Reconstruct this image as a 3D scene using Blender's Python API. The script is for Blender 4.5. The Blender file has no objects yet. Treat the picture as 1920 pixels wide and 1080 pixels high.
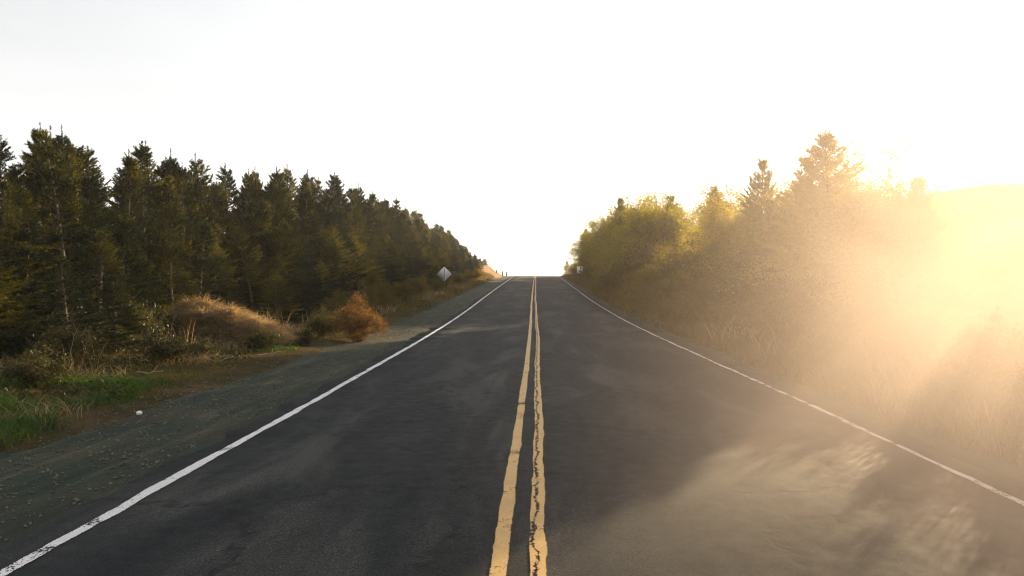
import bpy, math, random
import numpy as np
from mathutils import Vector, Matrix

R = math.radians
scene = bpy.context.scene
col = scene.collection

# ------------------------------------------------------------------ camera
EYE = 1.75
cam_d = bpy.data.cameras.new('camera')
cam = bpy.data.objects.new('camera', cam_d)
col.objects.link(cam)
cam.location = (0, 0, EYE)
cam.rotation_euler = (R(90 - 0.74), 0, R(2.05))
cam_d.sensor_width = 36
cam_d.lens = 26.25
cam_d.clip_start = 0.05
cam_d.clip_end = 3000
scene.camera = cam

# ------------------------------------------------------------------ sky + sun
SUN_AZ, SUN_EL = 36.0, 9.6        # azimuth clockwise from the road direction (+Y)
world = bpy.data.worlds.new('World')
scene.world = world
world.use_nodes = True
wn = world.node_tree
wn.nodes.clear()
wo = wn.nodes.new('ShaderNodeOutputWorld')
wb = wn.nodes.new('ShaderNodeBackground')
sky = wn.nodes.new('ShaderNodeTexSky')
sky.sky_type = 'NISHITA'
sky.sun_disc = False
sky.sun_elevation = R(SUN_EL)
sky.sun_rotation = R(SUN_AZ)
sky.altitude = 20
sky.air_density = 1.0
sky.dust_density = 1.0
sky.ozone_density = 1.0
# a thin veil of high cloud greys the sky
veil = wn.nodes.new('ShaderNodeMix'); veil.data_type = 'RGBA'
bw = wn.nodes.new('ShaderNodeRGBToBW')
wn.links.new(sky.outputs['Color'], bw.inputs[0])
cb = wn.nodes.new('ShaderNodeCombineColor')
def wmul(a, k):
    m = wn.nodes.new('ShaderNodeMath'); m.operation = 'MULTIPLY_ADD'
    wn.links.new(a, m.inputs[0]); m.inputs[1].default_value = k[0]; m.inputs[2].default_value = k[1]
    return m.outputs[0]
for i, k in enumerate(((0.42, 2.36), (0.40, 2.32), (0.385, 2.31))):
    wn.links.new(wmul(bw.outputs[0], k), cb.inputs[i])
veil.inputs[0].default_value = 0.8
wtc = wn.nodes.new('ShaderNodeTexCoord')
wmp = wn.nodes.new('ShaderNodeMapping'); wmp.inputs['Scale'].default_value = (1.0, 1.0, 3.5); wmp.inputs['Rotation'].default_value = (0.15, 0.1, 0)
wn.links.new(wtc.outputs['Generated'], wmp.inputs['Vector'])
wnz = wn.nodes.new('ShaderNodeTexNoise'); wnz.inputs['Scale'].default_value = 2.2; wnz.inputs['Detail'].default_value = 4
wn.links.new(wmp.outputs[0], wnz.inputs['Vector'])
wcl = wn.nodes.new('ShaderNodeMapRange'); wcl.inputs[1].default_value = .3; wcl.inputs[2].default_value = .7; wcl.inputs[3].default_value = .93; wcl.inputs[4].default_value = 1.07
wn.links.new(wnz.outputs['Fac'], wcl.inputs[0])
wvm = wn.nodes.new('ShaderNodeVectorMath'); wvm.operation = 'SCALE'
wn.links.new(cb.outputs[0], wvm.inputs[0]); wn.links.new(wcl.outputs[0], wvm.inputs['Scale'])
wn.links.new(sky.outputs['Color'], veil.inputs[6])
wn.links.new(wvm.outputs[0], veil.inputs[7])
wn.links.new(veil.outputs[2], wb.inputs['Color'])
wb.inputs['Strength'].default_value = 0.079
wn.links.new(wb.outputs[0], wo.inputs['Surface'])

sun_d = bpy.data.lights.new('sun', 'SUN')
sun_d.energy = 5.0
sun_d.angle = R(0.6)
sun_d.color = (1.0, 0.75, 0.44)
sun = bpy.data.objects.new('sun', sun_d)
col.objects.link(sun)
SDIR = Vector((math.sin(R(SUN_AZ)) * math.cos(R(SUN_EL)), math.cos(R(SUN_AZ)) * math.cos(R(SUN_EL)), math.sin(R(SUN_EL))))
sun.rotation_euler = SDIR.to_track_quat('Z', 'Y').to_euler()
sun.location = (60, 90, 40)

scene.view_settings.view_transform = 'Standard'
scene.view_settings.look = 'None'
scene.view_settings.exposure = 1.9
scene.view_settings.gamma = 1.0
scene.cycles.use_denoising = True
scene.cycles.filter_width = 1.1
scene.cycles.max_bounces = 4
scene.cycles.diffuse_bounces = 1
scene.cycles.glossy_bounces = 2
scene.cycles.transmission_bounces = 3
scene.cycles.transparent_max_bounces = 6
scene.cycles.volume_bounces = 0
scene.cycles.volume_step_rate = 4.0
scene.cycles.use_adaptive_sampling = True
scene.cycles.adaptive_threshold = 0.012
scene.cycles.volume_max_steps = 64
scene.cycles.sample_clamp_indirect = 6.0

# ------------------------------------------------------------------ helpers
def tag(o, label=None, category=None, group=None, kind=None):
    if label: o['label'] = label
    if category: o['category'] = category
    if group: o['group'] = group
    if kind: o['kind'] = kind
    return o

def mesh_tris(name, V, F, mats, mi=None, smooth=False, uv=None):
    V = np.ascontiguousarray(V, np.float32); F = np.ascontiguousarray(F, np.int32)
    me = bpy.data.meshes.new(name)
    k = F.shape[1]
    me.vertices.add(len(V)); me.vertices.foreach_set('co', V.ravel())
    me.loops.add(F.size); me.loops.foreach_set('vertex_index', F.ravel())
    me.polygons.add(len(F))
    me.polygons.foreach_set('loop_start', np.arange(len(F), dtype=np.int32) * k)
    me.polygons.foreach_set('loop_total', np.full(len(F), k, np.int32))
    for m in mats: me.materials.append(m)
    if mi is not None: me.polygons.foreach_set('material_index', np.ascontiguousarray(mi, np.int32))
    if smooth: me.polygons.foreach_set('use_smooth', np.ones(len(F), bool))
    if uv is not None:
        l = me.uv_layers.new(name='UVMap')
        l.data.foreach_set('uv', np.ascontiguousarray(uv[F.ravel()], np.float32).ravel())
    me.update(calc_edges=True)
    me.validate()
    return me

def link(name, me, parent=None, loc=None):
    o = bpy.data.objects.new(name, me)
    col.objects.link(o)
    if parent is not None: o.parent = parent
    if loc is not None: o.location = loc
    return o

def empty(name, loc=(0, 0, 0), rz=0, s=1):
    o = bpy.data.objects.new(name, None)
    o.empty_display_size = 0.2
    col.objects.link(o)
    o.location = loc; o.rotation_euler = (0, 0, rz); o.scale = (s, s, s)
    return o

def sstep(a, b, x):
    t = np.clip((np.asarray(x, float) - a) / (b - a), 0, 1)
    return t * t * (3 - 2 * t)

def vnoise(x, y, seed=0):
    """smooth value noise, about -1..1"""
    x = np.asarray(x, float); y = np.asarray(y, float)
    xi = np.floor(x).astype(np.int64); yi = np.floor(y).astype(np.int64)
    fx = x - xi; fy = y - yi
    fx = fx * fx * (3 - 2 * fx); fy = fy * fy * (3 - 2 * fy)
    def h(a, b):
        n = (a * 374761393 + b * 668265263 + seed * 974634777) & 0x7fffffff
        n = ((n ^ (n >> 13)) * 1274126177) & 0x7fffffff
        return ((n ^ (n >> 16)) & 0xffff) / 32767.5 - 1.0
    a = h(xi, yi); b = h(xi + 1, yi); c = h(xi, yi + 1); d = h(xi + 1, yi + 1)
    return (a * (1 - fx) + b * fx) * (1 - fy) + (c * (1 - fx) + d * fx) * fy

def norm(v):
    return v / np.maximum(np.linalg.norm(v, axis=-1, keepdims=True), 1e-9)

def tube_np(pts, rads, n=6):
    pts = np.asarray(pts, float); m = len(pts)
    V = []; F = []
    ref = np.array([0.31, 0.17, 0.93])
    for i in range(m):
        d = pts[min(i + 1, m - 1)] - pts[max(i - 1, 0)]
        d = d / (np.linalg.norm(d) + 1e-9)
        r0 = ref if abs(d @ ref) < 0.92 else np.array([1.0, 0, 0])
        u = np.cross(d, r0); u /= np.linalg.norm(u); v = np.cross(d, u)
        for k in range(n):
            a = 2 * math.pi * k / n
            V.append(pts[i] + rads[i] * (math.cos(a) * u + math.sin(a) * v))
    for i in range(m - 1):
        for k in range(n):
            a = i * n + k; b = i * n + (k + 1) % n
            F.append((a, b, b + n)); F.append((a, b + n, a + n))
    for k in range(1, n - 1):
        F.append((0, k + 1, k)); F.append(((m - 1) * n, (m - 1) * n + k, (m - 1) * n + k + 1))
    return np.array(V), np.array(F)

class MB:
    def __init__(s): s.V = []; s.F = []; s.M = []; s.n = 0
    def add(s, V, F, m=0):
        if len(V) == 0: return
        s.V.append(np.asarray(V, float)); s.F.append(np.asarray(F, int) + s.n)
        s.M.append(np.full(len(F), m)); s.n += len(V)
    def box(s, c, h, m=0, rot=None):
        c = np.array(c, float); h = np.array(h, float)
        P = np.array([[x, y, z] for x in (-1, 1) for y in (-1, 1) for z in (-1, 1)], float) * h
        if rot is not None: P = P @ np.array(rot.to_3x3()).T
        Q = [(0, 1, 3, 2), (4, 6, 7, 5), (0, 4, 5, 1), (2, 3, 7, 6), (0, 2, 6, 4), (1, 5, 7, 3)]
        F = []
        for a, b, cc, d in Q: F += [(a, b, cc), (a, cc, d)]
        s.add(P + c, F, m)
    def mesh(s, name, mats, smooth=False):
        return mesh_tris(name, np.concatenate(s.V), np.concatenate(s.F), mats, np.concatenate(s.M), smooth)

# ------------------------------------------------------------------ materials
def new_mat(name):
    m = bpy.data.materials.new(name); m.use_nodes = True
    nt = m.node_tree; nt.nodes.clear()
    out = nt.nodes.new('ShaderNodeOutputMaterial')
    return m, nt, out

def N(nt, typ, **kw):
    n = nt.nodes.new(typ)
    for k, v in kw.items():
        if k in n.inputs.keys(): n.inputs[k].default_value = v
        else: setattr(n, k, v)
    return n

def noise(nt, vec, scale, detail=4, rough=0.55, dist=0.0):
    n = N(nt, 'ShaderNodeTexNoise'); n.inputs['Scale'].default_value = scale
    n.inputs['Detail'].default_value = detail; n.inputs['Roughness'].default_value = rough
    n.inputs['Distortion'].default_value = dist
    if vec is not None: nt.links.new(vec, n.inputs['Vector'])
    return n

def ramp(nt, fac, stops):
    r = N(nt, 'ShaderNodeValToRGB')
    e = r.color_ramp.elements
    while len(e) > 1: e.remove(e[-1])
    e[0].position = stops[0][0]; c = stops[0][1]
    e[0].color = (*c, 1) if len(c) == 3 else c
    for p, c in stops[1:]:
        x = e.new(p); x.color = (*c, 1) if len(c) == 3 else c
    nt.links.new(fac, r.inputs['Fac'])
    return r

def mixc(nt, fac, a, b, blend='MIX'):
    m = N(nt, 'ShaderNodeMix'); m.data_type = 'RGBA'; m.blend_type = blend
    if isinstance(fac, (int, float)): m.inputs[0].default_value = fac
    else: nt.links.new(fac, m.inputs[0])
    for sock, v in ((m.inputs[6], a), (m.inputs[7], b)):
        if isinstance(v, tuple): sock.default_value = (*v, 1) if len(v) == 3 else v
        else: nt.links.new(v, sock)
    return m.outputs[2]

def mathn(nt, op, a, b=None, c=None):
    m = N(nt, 'ShaderNodeMath'); m.operation = op
    for i, v in enumerate((a, b, c)):
        if v is None: continue
        if isinstance(v, (int, float)): m.inputs[i].default_value = v
        else: nt.links.new(v, m.inputs[i])
    return m.outputs[0]

def leaf_mat(name, c1, c2, trans=0.45, tcol=None, scale=1.3, gloss=0.02, lo=0.15):
    """foliage: diffuse + translucent, colour varies per plant and by clump"""
    m, nt, out = new_mat(name)
    tc = N(nt, 'ShaderNodeNewGeometry')
    oi = N(nt, 'ShaderNodeObjectInfo')
    nz = noise(nt, tc.outputs['Position'], scale, 3)
    f = mathn(nt, 'ADD', mathn(nt, 'MULTIPLY', nz.outputs['Fac'], 1.3), mathn(nt, 'MULTIPLY_ADD', oi.outputs['Random'], 0.5, -0.4))
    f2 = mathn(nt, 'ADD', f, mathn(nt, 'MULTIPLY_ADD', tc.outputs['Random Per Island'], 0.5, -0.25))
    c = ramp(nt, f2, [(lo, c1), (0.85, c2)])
    d = N(nt, 'ShaderNodeBsdfDiffuse'); nt.links.new(c.outputs[0], d.inputs['Color'])
    t = N(nt, 'ShaderNodeBsdfTranslucent')
    tb = mixc(nt, 1.0, c.outputs[0], tcol or (1.5, 1.35, 0.7), 'MULTIPLY')
    nt.links.new(tb, t.inputs['Color'])
    mx = N(nt, 'ShaderNodeMixShader'); mx.inputs[0].default_value = trans
    nt.links.new(d.outputs[0], mx.inputs[1]); nt.links.new(t.outputs[0], mx.inputs[2])
    g = N(nt, 'ShaderNodeBsdfGlossy'); g.inputs['Roughness'].default_value = 0.45
    g.inputs['Color'].default_value = (0.9, 0.9, 0.85, 1)
    mx2 = N(nt, 'ShaderNodeMixShader'); mx2.inputs[0].default_value = gloss
    nt.links.new(mx.outputs[0], mx2.inputs[1]); nt.links.new(g.outputs[0], mx2.inputs[2])
    nt.links.new(mx2.outputs[0], out.inputs['Surface'])
    return m

def plain_mat(name, c1, c2, scale=8, rough=0.8, bump=0.3, metal=0.0, detail=5):
    m, nt, out = new_mat(name)
    g = N(nt, 'ShaderNodeTexCoord')
    nz = noise(nt, g.outputs['Object'], scale, detail)
    c = ramp(nt, nz.outputs['Fac'], [(0.3, c1), (0.7, c2)])
    p = N(nt, 'ShaderNodeBsdfPrincipled'); p.inputs['Roughness'].default_value = rough
    p.inputs['Metallic'].default_value = metal
    if rough >= .9: p.inputs['Specular IOR Level'].default_value = 0.05
    nt.links.new(c.outputs[0], p.inputs['Base Color'])
    if bump:
        b = N(nt, 'ShaderNodeBump'); b.inputs['Strength'].default_value = bump; b.inputs['Distance'].default_value = 0.02
        nt.links.new(nz.outputs['Fac'], b.inputs['Height']); nt.links.new(b.outputs[0], p.inputs['Normal'])
    nt.links.new(p.outputs[0], out.inputs['Surface'])
    return m

def asphalt_mat():
    m, nt, out = new_mat('asphalt')
    tc = N(nt, 'ShaderNodeTexCoord'); P = tc.outputs['Object']
    mp = N(nt, 'ShaderNodeMapping'); mp.inputs['Scale'].default_value = (1, 0.22, 1); nt.links.new(P, mp.inputs['Vector'])
    fine = noise(nt, P, 70, 3, 0.75)
    mid = noise(nt, P, 7, 5, 0.6)
    streak = noise(nt, mp.outputs[0], 1.1, 5, 0.6, 0.6)
    base = ramp(nt, streak.outputs['Fac'], [(0.36, (0.0065, 0.0088, 0.0105)), (0.5, (0.0125, 0.0150, 0.0168)), (0.64, (0.036, 0.037, 0.036))])
    agg = ramp(nt, fine.outputs['Fac'], [(0.30, (0.25, 0.25, 0.25)), (0.5, (0.9, 0.9, 0.9)), (0.62, (1.7, 1.7, 1.65)), (0.72, (4.5, 4.4, 4.2))])
    c = mixc(nt, 1.0, base.outputs[0], agg.outputs[0], 'MULTIPLY')
    mm = ramp(nt, mid.outputs['Fac'], [(0.3, (0.75, 0.76, 0.78)), (0.7, (1.2, 1.17, 1.1))])
    c = mixc(nt, 0.8, c, mm.outputs[0], 'MULTIPLY')
    sx = N(nt, 'ShaderNodeSeparateXYZ'); nt.links.new(P, sx.inputs[0])
    tr = mathn(nt, 'COSINE', mathn(nt, 'MULTIPLY', mathn(nt, 'SUBTRACT', sx.outputs[0], 0.8), 2 * math.pi / 1.65))
    tr = mathn(nt, 'MULTIPLY', tr, mathn(nt, 'MULTIPLY_ADD', streak.outputs['Fac'], 1.2, -0.25))
    tk = ramp(nt, mathn(nt, 'MULTIPLY_ADD', tr, 0.5, 0.5), [(0.1, (0.82, 0.82, 0.83)), (0.9, (1.35, 1.32, 1.27))])
    c = mixc(nt, 1.0, c, tk.outputs[0], 'MULTIPLY')
    # crack network, only in worn patches
    dn = noise(nt, P, 2.2, 4, 0.6)
    dv = N(nt, 'ShaderNodeVectorMath'); dv.operation = 'MULTIPLY_ADD'
    nt.links.new(dn.outputs['Color'], dv.inputs[0]); dv.inputs[1].default_value = (0.9, 0.9, 0); nt.links.new(P, dv.inputs[2])
    vo = N(nt, 'ShaderNodeTexVoronoi'); vo.feature = 'DISTANCE_TO_EDGE'; vo.inputs['Scale'].default_value = 0.42
    nt.links.new(dv.outputs[0], vo.inputs['Vector'])
    cr = ramp(nt, vo.outputs['Distance'], [(0.0, (1, 1, 1)), (0.008, (0.9, 0.9, 0.9)), (0.018, (0, 0, 0))])
    pm = noise(nt, P, 0.55, 2)
    pr = ramp(nt, pm.outputs['Fac'], [(0.36, (0, 0, 0)), (0.48, (1, 1, 1))])
    cf = mathn(nt, 'MULTIPLY', cr.outputs[0], mathn(nt, 'MULTIPLY', pr.outputs[0], mathn(nt, 'MULTIPLY', mid.outputs['Fac'], 1.4)))
    c = mixc(nt, cf, c, (0.008, 0.008, 0.009))
    p = N(nt, 'ShaderNodeBsdfPrincipled'); nt.links.new(c, p.inputs['Base Color'])
    rr = ramp(nt, mid.outputs['Fac'], [(0.3, (0.72,) * 3), (0.7, (0.92,) * 3)])
    nt.links.new(rr.outputs[0], p.inputs['Roughness'])
    p.inputs['Specular IOR Level'].default_value = 0.14
    h = mathn(nt, 'SUBTRACT', mathn(nt, 'ADD', mathn(nt, 'MULTIPLY', fine.outputs['Fac'], 0.8), mathn(nt, 'MULTIPLY', mid.outputs['Fac'], 0.06)), mathn(nt, 'MULTIPLY', cf, 0.8))
    b = N(nt, 'ShaderNodeBump'); b.inputs['Strength'].default_value = 0.45; b.inputs['Distance'].default_value = 0.006
    nt.links.new(h, b.inputs['Height']); nt.links.new(b.outputs[0], p.inputs['Normal'])
    nt.links.new(p.outputs[0], out.inputs['Surface'])
    return m

def paint_mat(name, c, wear=0.45, crack=False):
    """road paint on a strip; UV u runs across 0..1, v runs along in metres; worn places let the asphalt through"""
    m, nt, out = new_mat(name)
    tc = N(nt, 'ShaderNodeTexCoord'); P = tc.outputs['Object']
    fine = noise(nt, P, 60, 4, 0.7)
    big = noise(nt, P, 3.1, 6, 0.68)
    colr = ramp(nt, big.outputs['Fac'], [(0.3, tuple(x * 0.72 for x in c)), (0.65, c)])
    cc = mixc(nt, 0.6, colr.outputs[0], ramp(nt, fine.outputs['Fac'], [(0.3, (0.55,) * 3), (0.6, (1.05,) * 3)]).outputs[0], 'MULTIPLY')
    p = N(nt, 'ShaderNodeBsdfPrincipled'); nt.links.new(cc, p.inputs['Base Color']); p.inputs['Roughness'].default_value = 0.6
    w = mathn(nt, 'ADD', mathn(nt, 'MULTIPLY', fine.outputs['Fac'], 0.55), mathn(nt, 'MULTIPLY', big.outputs['Fac'], 0.6))
    # more wear along the strip's two edges
    uv = N(nt, 'ShaderNodeSeparateXYZ'); nt.links.new(tc.outputs['UV'], uv.inputs[0])
    edge = mathn(nt, 'ABSOLUTE', mathn(nt, 'SUBTRACT', uv.outputs[0], 0.5))
    eg = mathn(nt, 'MULTIPLY', mathn(nt, 'MAXIMUM', mathn(nt, 'SUBTRACT', edge, 0.36), 0.0), 1.6)
    w = mathn(nt, 'ADD', w, eg)
    holes = mathn(nt, 'GREATER_THAN', w, 1.0 - wear * 0.45)
    if crack:
        cv = N(nt, 'ShaderNodeCombineXYZ'); nt.links.new(uv.outputs[1], cv.inputs[1])
        n1 = noise(nt, cv.outputs[0], 1.7, 9, 0.8)
        ctr = mathn(nt, 'MULTIPLY_ADD', n1.outputs['Fac'], 2.2, -0.75)
        dist = mathn(nt, 'ABSOLUTE', mathn(nt, 'SUBTRACT', uv.outputs[0], ctr))
        wob = mathn(nt, 'MULTIPLY_ADD', big.outputs['Fac'], 0.55, -0.17)
        k = mathn(nt, 'LESS_THAN', dist, wob)
        n2 = noise(nt, P, 26, 3, 0.7)
        k = mathn(nt, 'MULTIPLY', k, mathn(nt, 'GREATER_THAN', n2.outputs['Fac'], 0.43))
        holes = mathn(nt, 'MAXIMUM', holes, k)
    tr = N(nt, 'ShaderNodeBsdfTransparent')
    mx = N(nt, 'ShaderNodeMixShader'); nt.links.new(holes, mx.inputs[0])
    nt.links.new(p.outputs[0], mx.inputs[1]); nt.links.new(tr.outputs[0], mx.inputs[2])
    nt.links.new(mx.outputs[0], out.inputs['Surface'])
    return m

def shoulder_mat():
    m, nt, out = new_mat('mossy_gravel')
    tc = N(nt, 'ShaderNodeTexCoord'); P = tc.outputs['Object']
    mp = N(nt, 'ShaderNodeMapping'); mp.inputs['Scale'].default_value = (1, 0.12, 1); mp.inputs['Rotation'].default_value = (0, 0, R(4)); nt.links.new(P, mp.inputs['Vector'])
    st = noise(nt, mp.outputs[0], 3.2, 8, 0.72, 1.0)
    blot = noise(nt, P, 0.9, 4, 0.6)
    fine = noise(nt, P, 75, 3, 0.7)
    c = ramp(nt, st.outputs['Fac'], [(0.38, (0.006, 0.010, 0.008)), (0.47, (0.018, 0.030, 0.018)), (0.55, (0.038, 0.050, 0.028)), (0.64, (0.10, 0.088, 0.06))])
    moss = ramp(nt, blot.outputs['Fac'], [(0.38, (0.017, 0.028, 0.021)), (0.52, (0.030, 0.037, 0.022)), (0.66, (0.055, 0.040, 0.026))])
    cc = mixc(nt, 0.5, c.outputs[0], moss.outputs[0])
    cc = mixc(nt, 0.9, cc, ramp(nt, fine.outputs['Fac'], [(0.3, (0.4,) * 3), (0.52, (1,) * 3), (0.72, (1.9,) * 3)]).outputs[0], 'MULTIPLY')
    p = N(nt, 'ShaderNodeBsdfPrincipled'); nt.links.new(cc, p.inputs['Base Color']); p.inputs['Roughness'].default_value = 0.9
    p.inputs['Specular IOR Level'].default_value = 0.2
    b = N(nt, 'ShaderNodeBump'); b.inputs['Strength'].default_value = 0.9; b.inputs['Distance'].default_value = 0.015
    nt.links.new(mathn(nt, 'ADD', fine.outputs['Fac'], st.outputs['Fac']), b.inputs['Height']); nt.links.new(b.outputs[0], p.inputs['Normal'])
    nt.links.new(p.outputs[0], out.inputs['Surface'])
    return m

def ground_mat():
    m, nt, out = new_mat('verge_soil')
    tc = N(nt, 'ShaderNodeTexCoord'); P = tc.outputs['Object']
    a = noise(nt, P, 1.1, 6, 0.65); b2 = noise(nt, P, 22, 4, 0.7)
    c = ramp(nt, a.outputs['Fac'], [(0.3, (0.035, 0.040, 0.018)), (0.5, (0.070, 0.055, 0.030)), (0.7, (0.12, 0.088, 0.05))])
    at = N(nt, 'ShaderNodeAttribute'); at.attribute_name = 'sand'
    sand = ramp(nt, b2.outputs['Fac'], [(0.3, (0.22, 0.15, 0.095)), (0.7, (0.42, 0.31, 0.21))])
    cc = mixc(nt, at.outputs['Fac'], c.outputs[0], sand.outputs[0])
    cc = mixc(nt, 0.8, cc, ramp(nt, b2.outputs['Fac'], [(0.3, (0.5,) * 3), (0.7, (1.4,) * 3)]).outputs[0], 'MULTIPLY')
    p = N(nt, 'ShaderNodeBsdfPrincipled'); nt.links.new(cc, p.inputs['Base Color']); p.inputs['Roughness'].default_value = 0.95
    p.inputs['Specular IOR Level'].default_value = 0.0
    bu = N(nt, 'ShaderNodeBump'); bu.inputs['Strength'].default_value = 1; bu.inputs['Distance'].default_value = 0.05
    nt.links.new(b2.outputs['Fac'], bu.inputs['Height']); nt.links.new(bu.outputs[0], p.inputs['Normal'])
    nt.links.new(p.outputs[0], out.inputs['Surface'])
    return m

M = {}
M['asphalt'] = asphalt_mat()
M['white'] = paint_mat('white_road_paint', (0.78, 0.77, 0.76), 0.80)
M['white_worn'] = paint_mat('worn_white_paint', (0.55, 0.53, 0.50), 0.85)
M['yellow'] = paint_mat('yellow_road_paint', (0.62, 0.38, 0.11), 0.75)
M['yellow_crack'] = paint_mat('cracked_yellow_paint', (0.62, 0.38, 0.11), 0.7, True)
M['shoulder'] = shoulder_mat()
M['ground'] = ground_mat()
M['bark'] = plain_mat('grey_bark', (0.05, 0.043, 0.036), (0.13, 0.11, 0.092), 14, 0.9, 0.6)
M['twig'] = plain_mat('brown_twig', (0.07, 0.045, 0.028), (0.14, 0.09, 0.055), 20, 0.9, 0)
M['spruce'] = leaf_mat('spruce_needles', (0.005, 0.012, 0.008), (0.118, 0.122, 0.010), 0.40, (1.8, 1.4, 0.30), 1.0, lo=.55)  # golden highlights and deep shade of the clumps are put into this colour range
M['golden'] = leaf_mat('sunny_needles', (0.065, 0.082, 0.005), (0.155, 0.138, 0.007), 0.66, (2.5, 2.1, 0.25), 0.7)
M['bramble'] = leaf_mat('bramble_leaves', (0.045, 0.055, 0.006), (0.14, 0.105, 0.012), 0.52, (2.0, 1.6, 0.3), 1.2)
M['rust'] = leaf_mat('rusty_bush_leaves', (0.13, 0.075, 0.014), (0.33, 0.195, 0.030), 0.45, (1.4, 1.1, 0.6), 3.0)
M['straw'] = leaf_mat('dry_straw', (0.20, 0.14, 0.070), (0.42, 0.31, 0.17), 0.38, (1.2, 1.1, 0.9), 2.5)
M['weed'] = leaf_mat('weed_leaves', (0.010, 0.018, 0.006), (0.050, 0.052, 0.012), 0.35, (1.4, 1.3, 0.5), 2.0)
M['gravelstone'] = plain_mat('gravel_stone', (0.05, 0.05, 0.042), (0.17, 0.155, 0.13), 3, 0.9, 0)
M['olive'] = leaf_mat('olive_grass', (0.032, 0.038, 0.012), (0.15, 0.105, 0.030), 0.4, (1.4, 1.3, 0.7), 1.4)
M['green'] = leaf_mat('green_grass', (0.022, 0.055, 0.012), (0.075, 0.120, 0.020), 0.45, (1.4, 1.5, 0.5), 2.0)
M['alu'] = plain_mat('bare_sign_back', (0.70, 0.71, 0.69), (0.80, 0.81, 0.79), 5, 0.6, 0, 0.0)
M['post'] = plain_mat('galvanised_post', (0.16, 0.16, 0.155), (0.26, 0.26, 0.25), 12, 0.6, 0.1, 0.3)
M['signwhite'] = plain_mat('white_sign_face', (0.70, 0.69, 0.66), (0.80, 0.79, 0.76), 3, 0.5, 0)
M['black'] = plain_mat('black_sign_print', (0.02, 0.02, 0.02), (0.04, 0.04, 0.04), 8, 0.5, 0)
M['grey'] = plain_mat('faded_sign_print', (0.30, 0.27, 0.26), (0.42, 0.38, 0.36), 8, 0.5, 0)
M['wood'] = plain_mat('weathered_post_wood', (0.05, 0.04, 0.032), (0.12, 0.10, 0.08), 18, 0.9, 0.5)
M['stone'] = plain_mat('white_pebble_stone', (0.62, 0.60, 0.56), (0.80, 0.78, 0.74), 12, 0.7, 0.3)
M['hill'] = plain_mat('hill_scrub', (0.05, 0.055, 0.025), (0.13, 0.105, 0.05), 0.25, 0.95, 0.4, 0, 8)

# ------------------------------------------------------------------ the lie of the land
_py = np.array([-80, -20, 0, 5, 10.7, 15.2, 22, 30, 38, 48, 62, 80, 100, 118, 128, 138, 150, 175, 220, 300, 420.])
_pz = np.array([-.3, -.05, 0, .04, .045, .03, .03, .08, .22, .45, .80, 1.20, 1.65, 2.05, 2.16, 2.10, 1.75, .4, -3, -7, -9.])
_ty = np.arange(-80, 420.5, 0.5)
_tz = np.interp(_ty, _py, _pz)
_k = np.hanning(23); _k /= _k.sum()
_tz = np.convolve(np.pad(_tz, 11, 'edge'), _k, 'valid')
def prof(y): return np.interp(y, _ty, _tz)
def curve(y, pts): return np.interp(y, [p[0] for p in pts], [p[1] for p in pts])
def x_left(y):   return curve(y, [(-20, -3.1), (10, -3.12), (20, -3.26), (30, -3.42), (48, -3.60), (124, -4.0), (200, -5.2)])
def x_mid(y):    return curve(y, [(-20, -.12), (10, -.13), (23, -.16), (48, -.34), (124, -.62), (200, -1.8)])
def x_right(y):  return curve(y, [(-20, 3.72), (10, 3.66), (30, 3.40), (48, 3.18), (124, 3.1), (200, 1.9)])

def gz(x, y):
    x = np.asarray(x, float); y = np.asarray(y, float)
    z = prof(y) - 0.05
    a = x_left(y) - x          # metres beyond the left line
    b = x - x_right(y)         # metres beyond the right line
    rough = 0.05 * vnoise(x * 1.3, y * 1.3, 1) + 0.03 * vnoise(x * 3.1, y * 3.1, 2)
    z = z + sstep(1.6, 2.6, a) * (0.10 + rough) + sstep(3.0, 5.5, a) * 0.22 + sstep(5, 14, a) * 0.25
    bank = np.exp(-((y - 116) / 15.0) ** 2) * sstep(1.4, 5.0, a) * (1 - 0.75 * sstep(9, 20, a))
    z = z + 1.75 * bank * (1 + 0.25 * vnoise(x * .9, y * .5, 5))
    z = z + sstep(0.35, 1.1, b) * (0.07 + rough) + sstep(1.2, 5.5, b) * sstep(24, 60, y) * 0.9 + sstep(1.5, 6, b) * 0.15
    far = sstep(14, 60, np.maximum(a, b))
    z = z + far * 0.6 * vnoise(x * .05, y * .05, 7)
    return z

def axis(parts):
    out = []
    for a, b, s in parts: out.append(np.arange(a, b - 1e-6, s))
    out.append([parts[-1][1]])
    return np.concatenate(out)

gx = axis([(-330, -60, 30), (-60, -20, 5), (-20, -11, .9), (-11, -3, .16), (-3, 3, 1.0), (3, 9, .16), (9, 16, .7), (16, 60, 4), (60, 360, 30)])
gy = axis([(-80, -10, 10), (-10, 3, 1.2), (3, 34, .16), (34, 70, .5), (70, 150, .8), (150, 420, 15)])
X, Y = np.meshgrid(gx, gy, indexing='xy')
Z = gz(X, Y)
nx, ny = len(gx), len(gy)
I = np.arange(nx * ny).reshape(ny, nx)
F = np.stack([I[:-1, :-1].ravel(), I[:-1, 1:].ravel(), I[1:, 1:].ravel(), I[1:, :-1].ravel()], 1)
me = mesh_tris('ground', np.stack([X.ravel(), Y.ravel(), Z.ravel()], 1), F, [M['ground']], smooth=True)
a_ = x_left(Y) - X
sand = np.exp(-((Y - 117) / 15.0) ** 2) * sstep(0.8, 2.0, a_ + .5 * vnoise(X, Y, 9)) * (1 - sstep(6.5, 9, a_))
at = me.attributes.new('sand', 'FLOAT', 'POINT')
at.data.foreach_set('value', np.clip(sand * 1.5, 0, 1).astype(np.float32).ravel())
ground = link('ground', me)
tag(ground, 'bare brown verge soil and dune ground either side of the road', kind='structure')

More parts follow.
